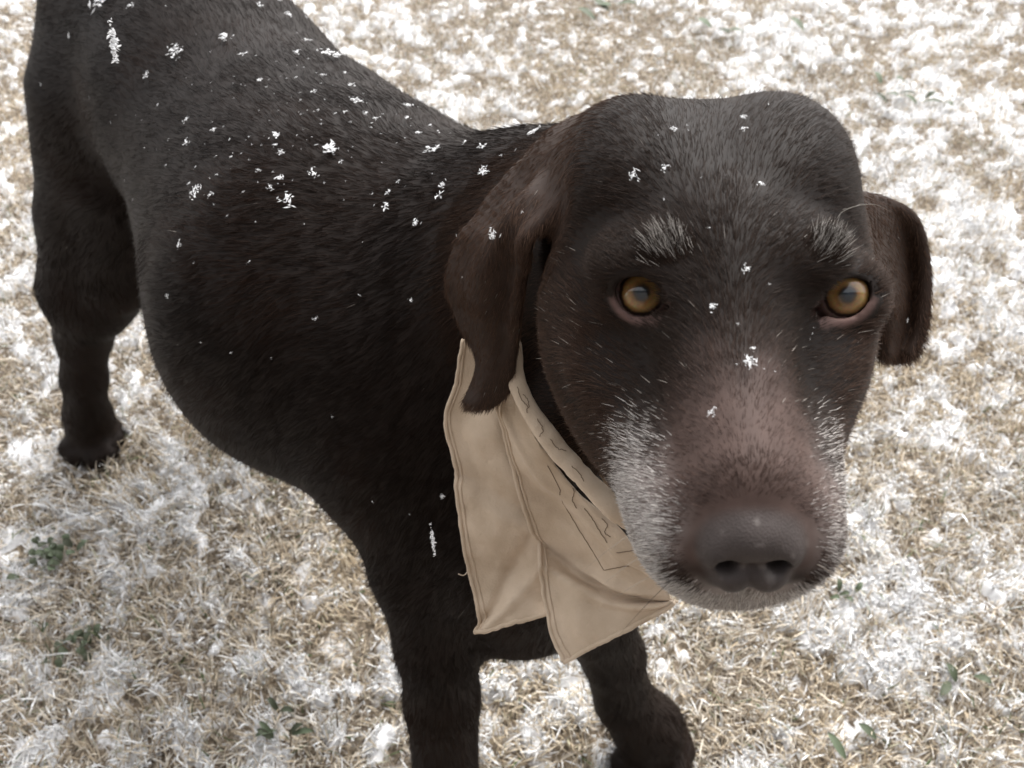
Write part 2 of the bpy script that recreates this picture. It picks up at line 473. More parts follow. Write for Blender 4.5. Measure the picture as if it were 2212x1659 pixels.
brow, _ = on_dog([(1450, 540), (1785, 535)])
BROW = [to_head(brow[0:1])[0], to_head(brow[1:2])[0]]
def grey_w(q):
    wob = (fbm(q*110, 2, 61)-.5)*.014
    ax = np.abs(q[:, 0])
    side = sstep(.0135, .0285, ax+wob)*sstep(-.006, -.028, q[:, 2]+wob)*sstep(.036, .066, q[:, 1]+wob)
    low = sstep(-.038, -.046, q[:, 2]+wob*.5)*sstep(.045, .070, q[:, 1])
    side = side*np.where(q[:, 0] > 0, .55, 1.)
    g = np.maximum(side, low)
    b = np.zeros(len(q))
    for c_ in BROW:
        e = (q-c_)/np.array([.0110, .0105, .0080]); b = np.maximum(b, sstep(1.05, .1, np.linalg.norm(e, axis=1)+wob*14))
    return g, b
cols = np.tile(np.array([.0100, .0056, .0036]), (len(DV), 1))
hv = np.nonzero(inh)[0]
nz, ld, br = skin_zone(DV[hv])
qh = qv[hv]
c = cols[hv]
nn = fbm(qh*220, 3, 9)
c = lerp(c, (.088, .058, .049), br*.9)
lowlid = np.maximum.reduce([sstep(.002, -.003, eye_local(DV[hv].astype(np.float32), f_[0])[:, 1])*(np.linalg.norm(DV[hv]-f_[0][0], axis=1) < .03) for f_ in EYES])
c = lerp(c, (.125, .076, .066), ld*lowlid); c = lerp(c, (.018, .012, .010), ld*(1-lowlid))
c = lerp(c, (.058, .048, .045), nz)
c = lerp(c, (.30, .27, .25), nz*sstep(.66, .74, nn)*.22)                    # flaky dry spots on the nose
c = lerp(c, (.028, .016, .011), np.maximum.reduce([sstep(.012, .005, np.abs(ear_sdf(DV[hv].astype(np.float32), E, np.float32(.02)))) for E in EARP]))
c = lerp(c, (.24, .205, .19), grey_w(qh)[0]*(1-nz)*.85)
cols[hv] = np.clip(c*(.75+.5*nn[:, None]), 0, 1)
skin_mat = attr_mat('dog_skin', rough=.6, spec=.16, bump=(1300, .25, .0006))
_nt = skin_mat.node_tree; _bm = [x for x in _nt.nodes if x.type == 'BUMP'][0]; _vo = [x for x in _nt.nodes if x.type == 'TEX_VORONOI'][0]
_at = _nt.nodes.new('ShaderNodeAttribute'); _at.attribute_name = 'leather'; _mu = _nt.nodes.new('ShaderNodeMath'); _mu.operation = 'MULTIPLY'
_nt.links.new(_at.outputs['Fac'], _mu.inputs[0]); _nt.links.new(_vo.outputs['Distance'], _mu.inputs[1]); _nt.links.new(_mu.outputs[0], _bm.inputs['Height'])
body = dog_part(mesh_obj('body', DV, DF, skin_mat, cols=cols))
_la = body.data.attributes.new('leather', 'FLOAT', 'POINT'); _lv = np.zeros(len(DV), np.float32); _lv[hv] = nz; _la.data.foreach_set('value', _lv)
nor = np.zeros(len(DV)*3, np.float32); body.data.vertex_normals.foreach_get('vector', nor); nor = nor.reshape(-1, 3)

# --- eyes
def eye_material():
    m, nt, b = mat_new('eye_iris')
    tc = nt.nodes.new('ShaderNodeTexCoord'); sp = nt.nodes.new('ShaderNodeSeparateXYZ'); nt.links.new(tc.outputs['Object'], sp.inputs[0])
    cx = nt.nodes.new('ShaderNodeCombineXYZ'); nt.links.new(sp.outputs[0], cx.inputs[0]); nt.links.new(sp.outputs[1], cx.inputs[1])
    ln = nt.nodes.new('ShaderNodeVectorMath'); ln.operation = 'LENGTH'; nt.links.new(cx.outputs[0], ln.inputs[0])
    no = nt.nodes.new('ShaderNodeTexNoise'); no.inputs['Scale'].default_value = 420; no.inputs['Detail'].default_value = 3
    nt.links.new(tc.outputs['Object'], no.inputs['Vector'])
    ad = nt.nodes.new('ShaderNodeMath'); ad.operation = 'MULTIPLY_ADD'; ad.inputs[1].default_value = .0012
    nt.links.new(no.outputs[0], ad.inputs[0]); nt.links.new(ln.outputs['Value'], ad.inputs[2])
    dv = nt.nodes.new('ShaderNodeMath'); dv.operation = 'DIVIDE'; dv.inputs[1].default_value = .0108; nt.links.new(ad.outputs[0], dv.inputs[0])
    r = nt.nodes.new('ShaderNodeValToRGB'); nt.links.new(dv.outputs[0], r.inputs[0])
    e = r.color_ramp.elements
    e[0].position = .0; e[0].color = (.030, .045, .060, 1)
    e[1].position = 1.0; e[1].color = (.20, .12, .10, 1)
    for pos, col in ((.22, (.016, .026, .040, 1)), (.31, (.06, .035, .018, 1)), (.42, (.36, .19, .06, 1)), (.55, (.50, .30, .11, 1)), (.66, (.33, .18, .06, 1)), (.73, (.025, .013, .008, 1)), (.79, (.03, .016, .011, 1)), (.84, (.40, .28, .24, 1))):
        x = e.new(pos); x.color = col
    mul = nt.nodes.new('ShaderNodeMix'); mul.data_type = 'RGBA'; mul.blend_type = 'MULTIPLY'; mul.inputs[0].default_value = .55
    n2 = nt.nodes.new('ShaderNodeTexNoise'); n2.inputs['Scale'].default_value = 900; nt.links.new(tc.outputs['Object'], n2.inputs['Vector'])
    nt.links.new(r.outputs[0], mul.inputs[6]); nt.links.new(n2.outputs['Color'], mul.inputs[7])
    nt.links.new(mul.outputs[2], b.inputs['Base Color'])
    b.inputs['Roughness'].default_value = .35; b.inputs['Specular IOR Level'].default_value = .3
    b.inputs['Coat Weight'].default_value = 1; b.inputs['Coat Roughness'].default_value = .05; b.inputs['Coat IOR'].default_value = 1.7
    return m
em = eye_material()
for fr, ang, s in EYES:
    c0, u, v, w = fr
    n = 48; th = np.linspace(0, math.pi, n); ph = np.linspace(0, 2*math.pi, 2*n, endpoint=False)
    T, F_ = np.meshgrid(th, ph, indexing='ij')
    bulge = EYE_R*(1+.055*np.exp(-(T/.55)**2))
    pts = np.stack([bulge*np.sin(T)*np.cos(F_), bulge*np.sin(T)*np.sin(F_), bulge*np.cos(T)], -1).reshape(-1, 3)
    i = np.arange(n-1)[:, None]*2*n; j = np.arange(2*n)[None]; j2 = (j+1) % (2*n)
    fa = np.stack([i+j, i+2*n+j, i+2*n+j2, i+j2], -1).reshape(-1, 4)
    o = mesh_obj('eye', pts, fa, em)
    gaze = nrm(w + v*.015 + u*(.10 if s > 0 else .03))
    uu = nrm(np.cross(v, gaze)); vv = np.cross(gaze, uu)
    o.matrix_world = Matrix(np.vstack([np.c_[np.stack([uu, vv, gaze], 1), c0-w*.0004], [0, 0, 0, 1]]).tolist())
    dog_part(o)
    o['label'] = 'amber eye with cloudy bluish pupil, at the ' + ('right of the dog' if s < 0 else 'left of the dog') + "'s face"

# --- fur
def tri_sample(n, weight_fn):
    F = np.concatenate([DF[:, [0, 1, 2]], DF[:, [0, 2, 3]]])
    a, b_, c_ = DV[F[:, 0]], DV[F[:, 1]], DV[F[:, 2]]
    ar = .5*np.linalg.norm(np.cross(b_-a, c_-a), axis=1)*weight_fn((a+b_+c_)/3, nor[F[:, 0]])
    cdf = np.cumsum(ar); pick = np.searchsorted(cdf, rng.random(n)*cdf[-1])
    r1 = np.sqrt(rng.random(n)); r2 = rng.random(n)
    w0, w1, w2 = 1-r1, r1*(1-r2), r1*r2
    Fp = F[pick]
    pos = DV[Fp[:, 0]]*w0[:, None]+DV[Fp[:, 1]]*w1[:, None]+DV[Fp[:, 2]]*w2[:, None]
    nn_ = nrm(nor[Fp[:, 0]]*w0[:, None]+nor[Fp[:, 1]]*w1[:, None]+nor[Fp[:, 2]]*w2[:, None])
    return pos, nn_

def hair_mat(name, attr='hcol', rough=.48, spec=.10):
    m, nt, b = mat_new(name)
    a = nt.nodes.new('ShaderNodeAttribute'); a.attribute_name = attr
    nt.links.new(a.outputs['Color'], b.inputs['Base Color'])
    b.inputs['Roughness'].default_value = rough; b.inputs['Specular IOR Level'].default_value = spec
    return m
fur_mat = hair_mat('dog_fur')
def make_curves(name, pts, rad, col, mat, parent_fn=None):
    """pts (n,k,3), rad (n,k), col (n,3)"""
    n, k = rad.shape
    cd = bpy.data.hair_curves.new(name); cd.add_curves([k]*n)
    cd.attributes['position'].data.foreach_set('vector', np.ascontiguousarray(pts, np.float32).ravel())
    a = cd.attributes.get('radius') or cd.attributes.new('radius', 'FLOAT', 'POINT')
    a.data.foreach_set('value', np.ascontiguousarray(rad, np.float32).ravel())
    a = cd.attributes.new('hcol', 'FLOAT_COLOR', 'CURVE')
    cc = np.ones((n, 4), np.float32); cc[:, :3] = col; a.data.foreach_set('color', cc.ravel())
    cd.materials.append(mat)
    o = bpy.data.objects.new(name, cd); C.objects.link(o)
    if parent_fn: parent_fn(o)
    return o

BACK = nrm(TORSO[0][0]-TORSO[4][0]); DOWN = np.array([0, 0, -1.])
LEGS = [RF, LF, RH[1:], LH[1:]]
def seg_dist(p, pts):
    return np.min([np.maximum(cone(p.astype(np.float32), a, 0, b, 0), 0) for (a, _), (b, _) in zip(pts[:-1], pts[1:])], 0)
def comb(p, n):
    q = to_head(p)
    flank = 1-np.abs(n[:, 2])
    d = BACK[None]*1.0+DOWN[None]*(.25+.75*flank)[:, None]
    for L in LEGS:
        w = sstep(.13, .05, seg_dist(p, L[1:]))
        d = lerp(d, DOWN*1.2+BACK*.15, w)
    # neck, flowing from the head down to the shoulder
    nk = NECK[0][0]-NECK[2][0]
    w = sstep(.30, .04, seg_dist(p, NECK))
    d = lerp(d, nrm(nk)+DOWN*.35, w)
    hw = sstep(-.13, -.09, q[:, 1])*sstep(.20, .15, np.linalg.norm(q, axis=1))
    lat = np.sign(q[:, 0])*sstep(0, .02, np.abs(q[:, 0]))
    hd = np.zeros_like(p); hd[:, 1] = -1; hd[:, 0] = lat*.45; hd[:, 2] = -.15-.55*sstep(.0, -.04, q[:, 2])
    # muzzle: the hair leaves the nose sideways and down
    mz = sstep(.045, .085, q[:, 1]); hd[:, 0] += mz*lat*.8; hd[:, 2] -= mz*.5*sstep(-.02, -.04, q[:, 2])
    d = d*(1-hw)[:, None] + (hd @ HW.T)*hw[:, None]
    for E in EARP:
        w = sstep(.018, .008, np.abs(ear_sdf(p.astype(np.float32), E, np.float32(.03))))
        ed = nrm(E[-15]-E[15])
        d = lerp(d, ed, w)
    d += (np.stack([fbm(p*28, 2, 31), fbm(p*28, 2, 41), fbm(p*28, 2, 51)], 1)-.5)*.9
    d += (np.stack([fbm(p*140, 2, 33), fbm(p*140, 2, 43), fbm(p*140, 2, 53)], 1)-.5)*.55
    d = d-n*(d*n).sum(1, keepdims=True)
    return nrm(d)

def ear_w(p):
    return np.maximum.reduce([sstep(.020, .008, np.abs(ear_sdf(p.astype(np.float32), E, np.float32(.03)))) for E in EARP])
def build_fur(name, n, wfn, kind):
    p, nn_ = tri_sample(n, wfn)
    q = to_head(p)
    nose, lid, brd = skin_zone(p)
    keep = rng.random(n) > np.maximum(np.clip(nose*3, 0, 1), np.clip(lid*2.5, 0, 1))
    keep &= rng.random(n) > brd*.15
    p, nn_, q, brd = p[keep], nn_[keep], q[keep], brd[keep]; n = len(p)
    t = comb(p, nn_)
    g, b = grey_w(q)
    ew = ear_w(p)
    hd = sstep(.19, .14, np.linalg.norm(q, axis=1))
    L = .0118-.0048*hd
    L = L*(1-.42*brd*(1-g)); L = L*(1-.30*g)+b*.0004
    L = L*(1-ew*.20)
    L *= rng.uniform(.65, 1.25, n)*(1+b*rng.uniform(-.4, .5, n))
    lift = rng.normal(.15, .07, n)+b*.12+g*.06
    lift = np.clip(lift, .04, 1.1)
    # brow tufts fan up and outwards
    up = HW[:, 2]-HW[:, 1]*.3
    t = nrm(t*(1-b*.75)[:, None]+(up[None]+HW[:, 0][None]*(np.sign(q[:, 0])*rng.normal(.25, .35, n))[:, None])*(b*.75)[:, None])
    jit = rng.normal(0, .12, (n, 3)); 
    d0 = nrm(t*np.cos(lift)[:, None]+nn_*np.sin(lift)[:, None]+jit*.6)
    d1 = nrm(t+nn_*.06+jit+DOWN*.10)
    k = 4; s = np.linspace(0, 1, k)
    pts = np.stack([p-nn_*.0006+(d0*(x-.5*x*x)+d1*(.5*x*x))*L[:, None] for x in s], 1)
    r0 = (.000135-.00003*hd)*rng.uniform(.7, 1.2, n)
    r0 = r0*(1-.15*g)
    rad = r0[:, None]*np.array([1, .9, .65, .12])[None]
    # colour
    base = np.tile(np.array([.0095, .0050, .0031]), (n, 1))
    base = lerp(base, (.0240, .0148, .0105), hd)
    rust = sstep(.45, .75, fbm(p*22, 3, 71))
    base = lerp(base, (.026, .0130, .0078), rust*.55*(1-hd*.4))
    face = hd*sstep(.024, .045, np.abs(q[:, 0]))*sstep(.03, -.02, q[:, 2])
    base = lerp(base, (.070, .040, .027), face*.65)
    base = lerp(base, (.074, .042, .028), ew*.85)
    base = lerp(base, (.080, .051, .042), brd*.9)
    base = lerp(base, (.62, .585, .55), np.where(rng.random(n) < g*.97, 1., 0.)*rng.uniform(.55, 1, n))
    base = lerp(base, (.46, .43, .395), np.where(rng.random(n) < b*.45, 1., 0.)*rng.uniform(.6, 1, n))
    ck = hd*sstep(-.05, -.02, q[:, 1])*(1-brd)*sstep(.02, -.005, q[:, 2])
    base = lerp(base, (.30, .27, .24), np.where(rng.random(n) < .011*ck+.0008*hd+.0002, 1., 0.))
    base = base*rng.uniform(.6, 1.4, (n, 1))
    o = make_curves(name, pts, rad, base, fur_mat, dog_part)
    return o
hc = H(0, -.02, -.01)
NH, NB = 270000, 230000
f1 = build_fur('head_fur', NH, lambda p, n_: (np.linalg.norm(p-hc, axis=1) < .155)*(.25+((CP-p)*n_).sum(1).clip(0, .3)*3.0)*(1+.9*(to_head(p)[:, 1] > -.02)+1.8*(to_head(p)[:, 1] > .035)), 'head')
f2 = build_fur('body_fur', NB, lambda p, n_: (np.linalg.norm(p-hc, axis=1) >= .145)*(.3+((CP-p)*n_).sum(1).clip(0, .3)*3.0)/(.3+np.linalg.norm(p-CP, axis=1)**2), 'body')
for o in (f1, f2): o['kind'] = 'stuff'

# whiskers and long brow hairs
def whisk(pts2, dirs, L, col, r, droop=.35):
    p, hit = on_dog(pts2); P_ = []
    nw = sdf_normals(p)
    for i in range(len(p)):
        d = nrm(np.asarray(dirs[i], float)); side = nrm(d*1.0+nw[i]*.5)
        s = np.linspace(0, 1, 9)
        P_.append(p[i][None]+side[None]*(s*L[i])[:, None]+(d-nw[i]*.2+DOWN*droop)[None]*(s**2*L[i]*rng.uniform(.3, 1.0))[:, None]-(MC[1]*rng.uniform(.4, 1.1))[None]*(s**2*L[i]*.6)[:, None])
    return np.array(P_), np.tile(r*np.array([1, 1, .95, .9, .8, .7, .55, .4, .15]), (len(p), 1)), np.array(col)
wp, wd, wl, wc = [], [], [], []
for (x, y), sgn in [((1395, 1200), -1), ((1425, 1235), -1), ((1450, 1255), -1), ((1480, 1275), -1), ((1375, 1150), -1),
                   ((1790, 1120), 1), ((1795, 1090), 1), ((1780, 1190), 1), ((1765, 1220), 1)]:
    wp.append((x, y)); wd.append(HW[:, 0]*sgn*.8-MC[1]*rng.uniform(.0, .5))
    wl.append(rng.uniform(.007, .013)); wc.append((.015, .012, .01) if rng.random() < .6 else (.35, .3, .25))
a_, b_, c_ = whisk(wp, wd, wl, wc, .00009)
arc = catmull(np.array([Q(1795, 500, .299), Q(1815, 462, .297), Q(1850, 445, .298), Q(1890, 442, .302), Q(1925, 458, .308)]), 9)
a_ = np.concatenate([a_, arc[None]]); b_ = np.concatenate([b_, b_[:1]]); c_ = np.concatenate([c_, [[.3, .28, .25]]])
wo_ = make_curves('whiskers', a_, b_, c_, fur_mat, dog_part); wo_['kind'] = 'stuff'
# ---------------------------------------------------------------- bandana
def cloth_mat():
    m, nt, b = mat_new('tan_cloth')
    tc = nt.nodes.new('ShaderNodeTexCoord')
    n = nt.nodes.new('ShaderNodeTexNoise'); n.inputs['Scale'].default_value = 38; n.inputs['Detail'].default_value = 6
    nt.links.new(tc.outputs['Object'], n.inputs['Vector'])
    r = nt.nodes.new('ShaderNodeValToRGB'); nt.links.new(n.outputs[0], r.inputs[0])
    r.color_ramp.elements[0].position = .3; r.color_ramp.elements[0].color = (.45, .345, .245, 1)
    r.color_ramp.elements[1].position = .75; r.color_ramp.elements[1].color = (.65, .525, .40, 1)
    nt.links.new(r.outputs[0], b.inputs['Base Color'])
    b.inputs['Roughness'].default_value = .85; b.inputs['Specular IOR Level'].default_value = .15
    b.inputs['Sheen Weight'].default_value = .15
    n2 = nt.nodes.new('ShaderNodeTexNoise'); n2.inputs['Scale'].default_value = 900; n2.inputs['Detail'].default_value = 2
    nt.links.new(tc.outputs['Object'], n2.inputs['Vector'])
    n3 = nt.nodes.new('ShaderNodeTexNoise'); n3.inputs['Scale'].default_value = 90; n3.inputs['Detail'].default_value = 5
    nt.links.new(tc.outputs['Object'], n3.inputs['Vector'])
    bn = nt.nodes.new('ShaderNodeBump'); bn.inputs['Strength'].default_value = .5; bn.inputs['Distance'].default_value = .0006
    nt.links.new(n2.outputs[0], bn.inputs['Height'])
    b2 = nt.nodes.new('ShaderNodeBump'); b2.inputs['Strength'].default_value = .5; b2.inputs['Distance'].default_value = .002
    nt.links.new(n3.outputs[0], b2.inputs['Height']); nt.links.new(bn.outputs[0], b2.inputs['Normal'])
    nt.links.new(b2.outputs[0], b.inputs['Normal'])
    return m
cl_mat = cloth_mat()
def flat_mat(name, col, rough=.8):
    m, nt, b = mat_new(name); b.inputs['Base Color'].default_value = (*col, 1); b.inputs['Roughness'].default_value = rough
    b.inputs['Specular IOR Level'].default_value = .2
    return m
def slab(G, th):
    """grid (n,m,3) of points thickened to th"""
    n, m = G.shape[:2]
    du = np.gradient(G, axis=0); dv = np.gradient(G, axis=1); N_ = nrm(np.cross(du, dv))
    flip = np.sign(((CP-G)*N_).sum(-1).mean()); N_ = N_*flip
    A = (G+N_*th/2).reshape(-1, 3); B_ = (G-N_*th/2).reshape(-1, 3); V = np.concatenate([A, B_]); k = n*m
    i, j = np.meshgrid(np.arange(n-1), np.arange(m-1), indexing='ij'); a = (i*m+j).ravel()
    top = np.stack([a, a+m, a+m+1, a+1], 1); bot = top[:, ::-1]+k
    ring = np.concatenate([np.arange(m), np.arange(2*m-1, n*m, m), np.arange(n*m-2, (n-1)*m-1, -1), np.arange((n-2)*m, 0, -m)])
    r2 = np.roll(ring, -1); side = np.stack([ring, r2, r2+k, ring+k], 1)
    return V, np.concatenate([top, bot, side]), N_
def tube(path, r, k=8, flat=1.0):
    path = np.asarray(path); n = len(path); t = nrm(np.gradient(path, axis=0))
    v = nrm(CP-path); s = nrm(np.cross(t, v)); v = np.cross(s, t)
    a = np.linspace(0, 2*math.pi, k, endpoint=False)
    r = np.broadcast_to(np.asarray(r), (n,))
    V = path[:, None]+(s[:, None]*np.cos(a)[None, :, None]+v[:, None]*(flat*np.sin(a))[None, :, None])*r[:, None, None]
    i = np.arange(n-1)[:, None]*k; j = np.arange(k)[None]; j2 = (j+1) % k
    F = np.stack([i+j, i+j2, i+k+j2, i+k+j], -1).reshape(-1, 4)
    V = np.concatenate([V.reshape(-1, 3), path[:1], path[-1:]])
    e0 = np.stack([np.full(k, n*k), (np.arange(k)+1) % k, np.arange(k)], 1); e1 = np.stack([np.full(k, n*k+1), (n-1)*k+np.arange(k), (n-1)*k+(np.arange(k)+1) % k], 1)
    return V, [F, np.concatenate([e0, e1])]
PL = [[(1034, 705, .446), (1056, 722, .436), (1092, 745, .428), (1130, 752, .434)],
 [(1004, 775, .448), (1038, 782, .438), (1083, 800, .428), (1120, 800, .435)],
 [(972, 870, .451), (1020, 880, .440), (1078, 880, .431), (1115, 880, .440)],
 [(976, 970, .455), (1030, 970, .444), (1094, 965, .437), (1130, 965, .445)],
 [(988, 1060, .456), (1050, 1060, .450), (1120, 1050, .442), (1155, 1050, .450)],
 [(1001, 1165, .466), (1070, 1155, .456), (1150, 1150, .453), (1185, 1145, .460)],
 [(1016, 1245, .472), (1090, 1230, .466), (1172, 1232, .459), (1200, 1225, .468)],
 [(1034, 1320, .472), (1105, 1300, .465), (1182, 1295, .463), (1210, 1285, .472)],
 [(1029, 1368, .470), (1108, 1346, .463), (1186, 1325, .462), (1212, 1314, .472)]]
PR = [[(1088, 795, .412), (1105, 825, .410), (1130, 875, .405), (1147, 928, .420)],
 [(1077, 870, .417), (1110, 900, .412), (1160, 950, .408), (1200, 1003, .420)],
 [(1092, 962, .425), (1140, 985, .419), (1210, 1030, .413), (1274, 1078, .416)],
 [(1118, 1045, .434), (1175, 1060, .430), (1260, 1110, .417), (1346, 1148, .412)],
 [(1146, 1130, .443), (1210, 1140, .436), (1300, 1185, .425), (1395, 1220, .405)],
 [(1168, 1215, .452), (1240, 1215, .449), (1330, 1235, .428), (1440, 1265, .412)],
 [(1178, 1290, .452), (1250, 1280, .440), (1340, 1285, .432), (1452, 1290, .414)],
 [(1190, 1365, .450), (1260, 1345, .438), (1350, 1322, .430), (1458, 1298, .413)],
 [(1215, 1432, .446), (1298, 1388, .434), (1372, 1350, .428), (1462, 1302, .412)]]
FOLDS = {3: [(.50, .3, .22, .05, -.0040), (.56, .4, .22, .03, .0030), (.76, .6, -.45, .03, .0028), (.70, .5, -.5, .035, -.0030), (.33, .5, .1, .06, .0025)], 11: [(.62, .0, .10, .025, .0030), (.77, .7, .28, .03, -.0060), (.83, .7, .28, .03, .0030), (.40, .3, .3, .05, -.0025), (.30, .4, .45, .04, .0022)]}
def wrinkle(G, seed, amp=.0034):
    du = np.gradient(G, axis=0); dv = np.gradient(G, axis=1); N_ = nrm(np.cross(du, dv)); f = G.reshape(-1, 3)
    u_, v_ = np.meshgrid(np.linspace(0, 1, G.shape[0]), np.linspace(0, 1, G.shape[1]), indexing='ij'); u_, v_ = u_.ravel(), v_.ravel()
    w = (fbm(f*np.array([30, 30, 12]), 3, seed)-.5)*amp*2+(fbm(f*70, 3, seed+3)-.5)*amp*1.1
    for u0, v0, sl, wd_, am in FOLDS[seed]:
        t = (u_-u0)-sl*(v_-v0); w = w+am*np.exp(-(t/wd_)**2)*sstep(0, .25, 1-np.abs(v_-v0))
    return G+N_*w.reshape(G.shape[:2])[..., None]
bandana = empty('bandana', tuple(Q(1215, 1432, .446))); boff = Vector(bandana.location)
tag(bandana, "tan cloth bandana with frayed hems hanging from the dog's neck", 'bandana')
def band_part(o): o.parent = bandana; o.matrix_parent_inverse = Matrix.Translation(-boff); return o
def edge_wob(path, seed, a=.0008):
    f = np.arange(len(path))[:, None]*np.array([[.6, .3, .2]])
    return path+np.stack([noise3(f, seed)-.5, noise3(f, seed+1)-.5, noise3(f, seed+2)-.5], 1)*a
panels = []
for rows, seed, nm in ((PL, 3, 'rear_panel'), (PR, 11, 'front_panel')):
    G = np.array([[Q(*c) for c in r] for r in rows]); G = catmull(G, 90); G = np.swapaxes(catmull(np.swapaxes(G, 0, 1), 56), 0, 1)
    G = wrinkle(G, seed)
    for _ in range(2):                                       # the cloth lies on the coat, never inside it
        f = G.reshape(-1, 3); gap = dog_sdf(f); need = np.clip(.009-gap, 0, .02)
        G = (f+sdf_normals(f, .003)*need[:, None]).reshape(G.shape)
    panels.append(G)
    V, F, N_ = slab(G, .0009)
    band_part(mesh_obj(nm, V, F, cl_mat))
    lift = N_*.0006
    for path, nm2 in (((G+lift)[:, 0], 'hem'), ((G+lift)[-1], 'hem')):
        V, F = tube(edge_wob(path, seed+5), .00125, 8, .8); band_part(mesh_obj(nm2, V, F, cl_mat))
    V, F = tube(edge_wob((G+N_*.0007)[:, 3], seed+9, .0005), .0007, 6, .7); band_part(mesh_obj('hem_stitching', V, F, cl_mat))
# rolled collar band above the panels
roll = catmull(np.array([Q(*c) for c in [(1110, 690, .400), (1106, 750, .394), (1122, 840, .389), (1165, 918, .386), (1222, 990, .383), (1285, 1056, .381), (1345, 1110, .381), (1378, 1125, .392), (1372, 1090, .418), (1315, 1010, .452)]]), 80)
rr = np.interp(np.linspace(0, 1, 80), [0, .1, .5, 1], [.0025, .0042, .0052, .006])*(1+.25*(noise3(np.arange(80)[:, None]*np.array([[.12, .1, 0]]), 4)-.5))
V, F = tube(edge_wob(roll, 77, .0008), rr, 14, .55); band_part(mesh_obj('rolled_collar', V, F, cl_mat))
# faded printed lines
pr_mat = flat_mat('faded_print', (.20, .145, .10))
def project(Gf):
    r = Gf-CP; z = r@MC[2]
    return np.stack([(512+FPX*(r@MC[0])/z)/S22, (384-FPX*(r@MC[1])/z)/S22], 1)
def lay_line(pix, G, w, mat, nm, lift=.0011):
    f = G.reshape(-1, 3); pj = project(f)
    px = catmull(np.array(pix, float), 6*len(pix)); out = []
    for x in px:
        d = ((pj-x)**2).sum(1); k = np.argsort(d)[:4]; ww = 1/(d[k]+.3); out.append((f[k]*ww[:, None]).sum(0)/ww.sum())
    out = np.array(out); out = out+nrm(CP-out)*lift
    V, F = tube(out, w, 5, .35); return band_part(mesh_obj(nm, V, F, mat))
for ln in ([(1183, 1006), (1208, 1055), (1213, 1080), (1248, 1140), (1282, 1194), (1304, 1232)], [(1305, 1232), (1335, 1226), (1369, 1221)],
           [(1262, 1098), (1280, 1122), (1297, 1150), (1327, 1193)], [(1328, 1194), (1350, 1192), (1372, 1188)], [(1235, 1048), (1240, 1065), (1236, 1080), (1246, 1098)],
           [(1300, 1120), (1312, 1134), (1306, 1150), (1318, 1160)]):
    lay_line(ln, panels[1], .00024, pr_mat, 'printed_line')
rollG = np.stack([roll-nrm(np.cross(nrm(np.gradient(roll, axis=0)), nrm(CP-roll)))*rr[:, None]*k+nrm(CP-roll)*rr[:, None]*.55*math.sqrt(max(0, 1-k*k)) for k in np.linspace(-.85, .85, 9)], 1)
for ln in ([(1118, 838), (1126, 862), (1140, 878)], [(1128, 850), (1142, 868), (1138, 890)], [(1160, 905), (1172, 925), (1166, 945)], [(1190, 950), (1204, 968), (1222, 972)], [(1236, 1008), (1250, 1020), (1262, 1042)]):
    lay_line(ln, rollG, .00022, pr_mat, 'printed_line', .0007)
# loose thread at the left hem
tp = catmull(np.array([Q(1012, 1232, .472), Q(1006, 1240, .470), Q(1000, 1243, .468), Q(990, 1240, .466)]), 14)
V, F = tube(tp, .00035, 5); band_part(mesh_obj('loose_thread', V, F, flat_mat('thread', (.6, .5, .4))))
# ---------------------------------------------------------------- ground, grass, snow
def ground_mat():
    m, nt, b = mat_new('thatch')
    tc = nt.nodes.new('ShaderNodeTexCoord')
    n = nt.nodes.new('ShaderNodeTexNoise'); n.inputs['Scale'].default_value = 260; n.inputs['Detail'].default_value = 8
    nt.links.new(tc.outputs['Object'], n.inputs['Vector'])
    r = nt.nodes.new('ShaderNodeValToRGB'); nt.links.new(n.outputs[0], r.inputs[0])
    e = r.color_ramp.elements; e[0].position = .35; e[0].color = (.07, .053, .037, 1); e[1].position = .6; e[1].color = (.24, .19, .135, 1)  # darkest thatch tone also paints in the shade of crevices between blades
    x = e.new(.78); x.color = (.6, .6, .6, 1)
    n2 = nt.nodes.new('ShaderNodeTexNoise'); n2.inputs['Scale'].default_value = 22; n2.inputs['Detail'].default_value = 7; n2.inputs['Roughness'].default_value = .7
    nt.links.new(tc.outputs['Object'], n2.inputs['Vector'])
    mr = nt.nodes.new('ShaderNodeMapRange'); mr.inputs[1].default_value = .54; mr.inputs[2].default_value = .64; nt.links.new(n2.outputs[0], mr.inputs[0])
    mx = nt.nodes.new('ShaderNodeMix'); mx.data_type = 'RGBA'; mx.inputs[7].default_value = (.85, .85, .86, 1)
    nt.links.new(mr.outputs[0], mx.inputs[0]); nt.links.new(r.outputs[0], mx.inputs[6])
    nt.links.new(mx.outputs[2], b.inputs['Base Color']); b.inputs['Roughness'].default_value = .95
    return m
def gz(x, y): return (fbm(np.stack([x*5, y*5, 0*x], 1), 2, 91)-.5)*.012-.004
gm = ground_mat()
xs = np.concatenate([[-200, -60, -20, -6], np.linspace(-2.2, 2.2, 111), [6, 20, 60, 200]]); ys = np.concatenate([[-200, -60, -20, -4], np.linspace(-.8, 3.4, 106), [6, 20, 60, 200]])
X, Y = np.meshgrid(xs, ys, indexing='ij'); Z = gz(X.ravel(), Y.ravel())
n, m = X.shape; i, j = np.meshgrid(np.arange(n-1), np.arange(m-1), indexing='ij'); a = (i*m+j).ravel()
gnd = mesh_obj('ground', np.stack([X.ravel(), Y.ravel(), Z], 1), np.stack([a, a+m, a+m+1, a+1], 1), gm); gnd['kind'] = 'structure'

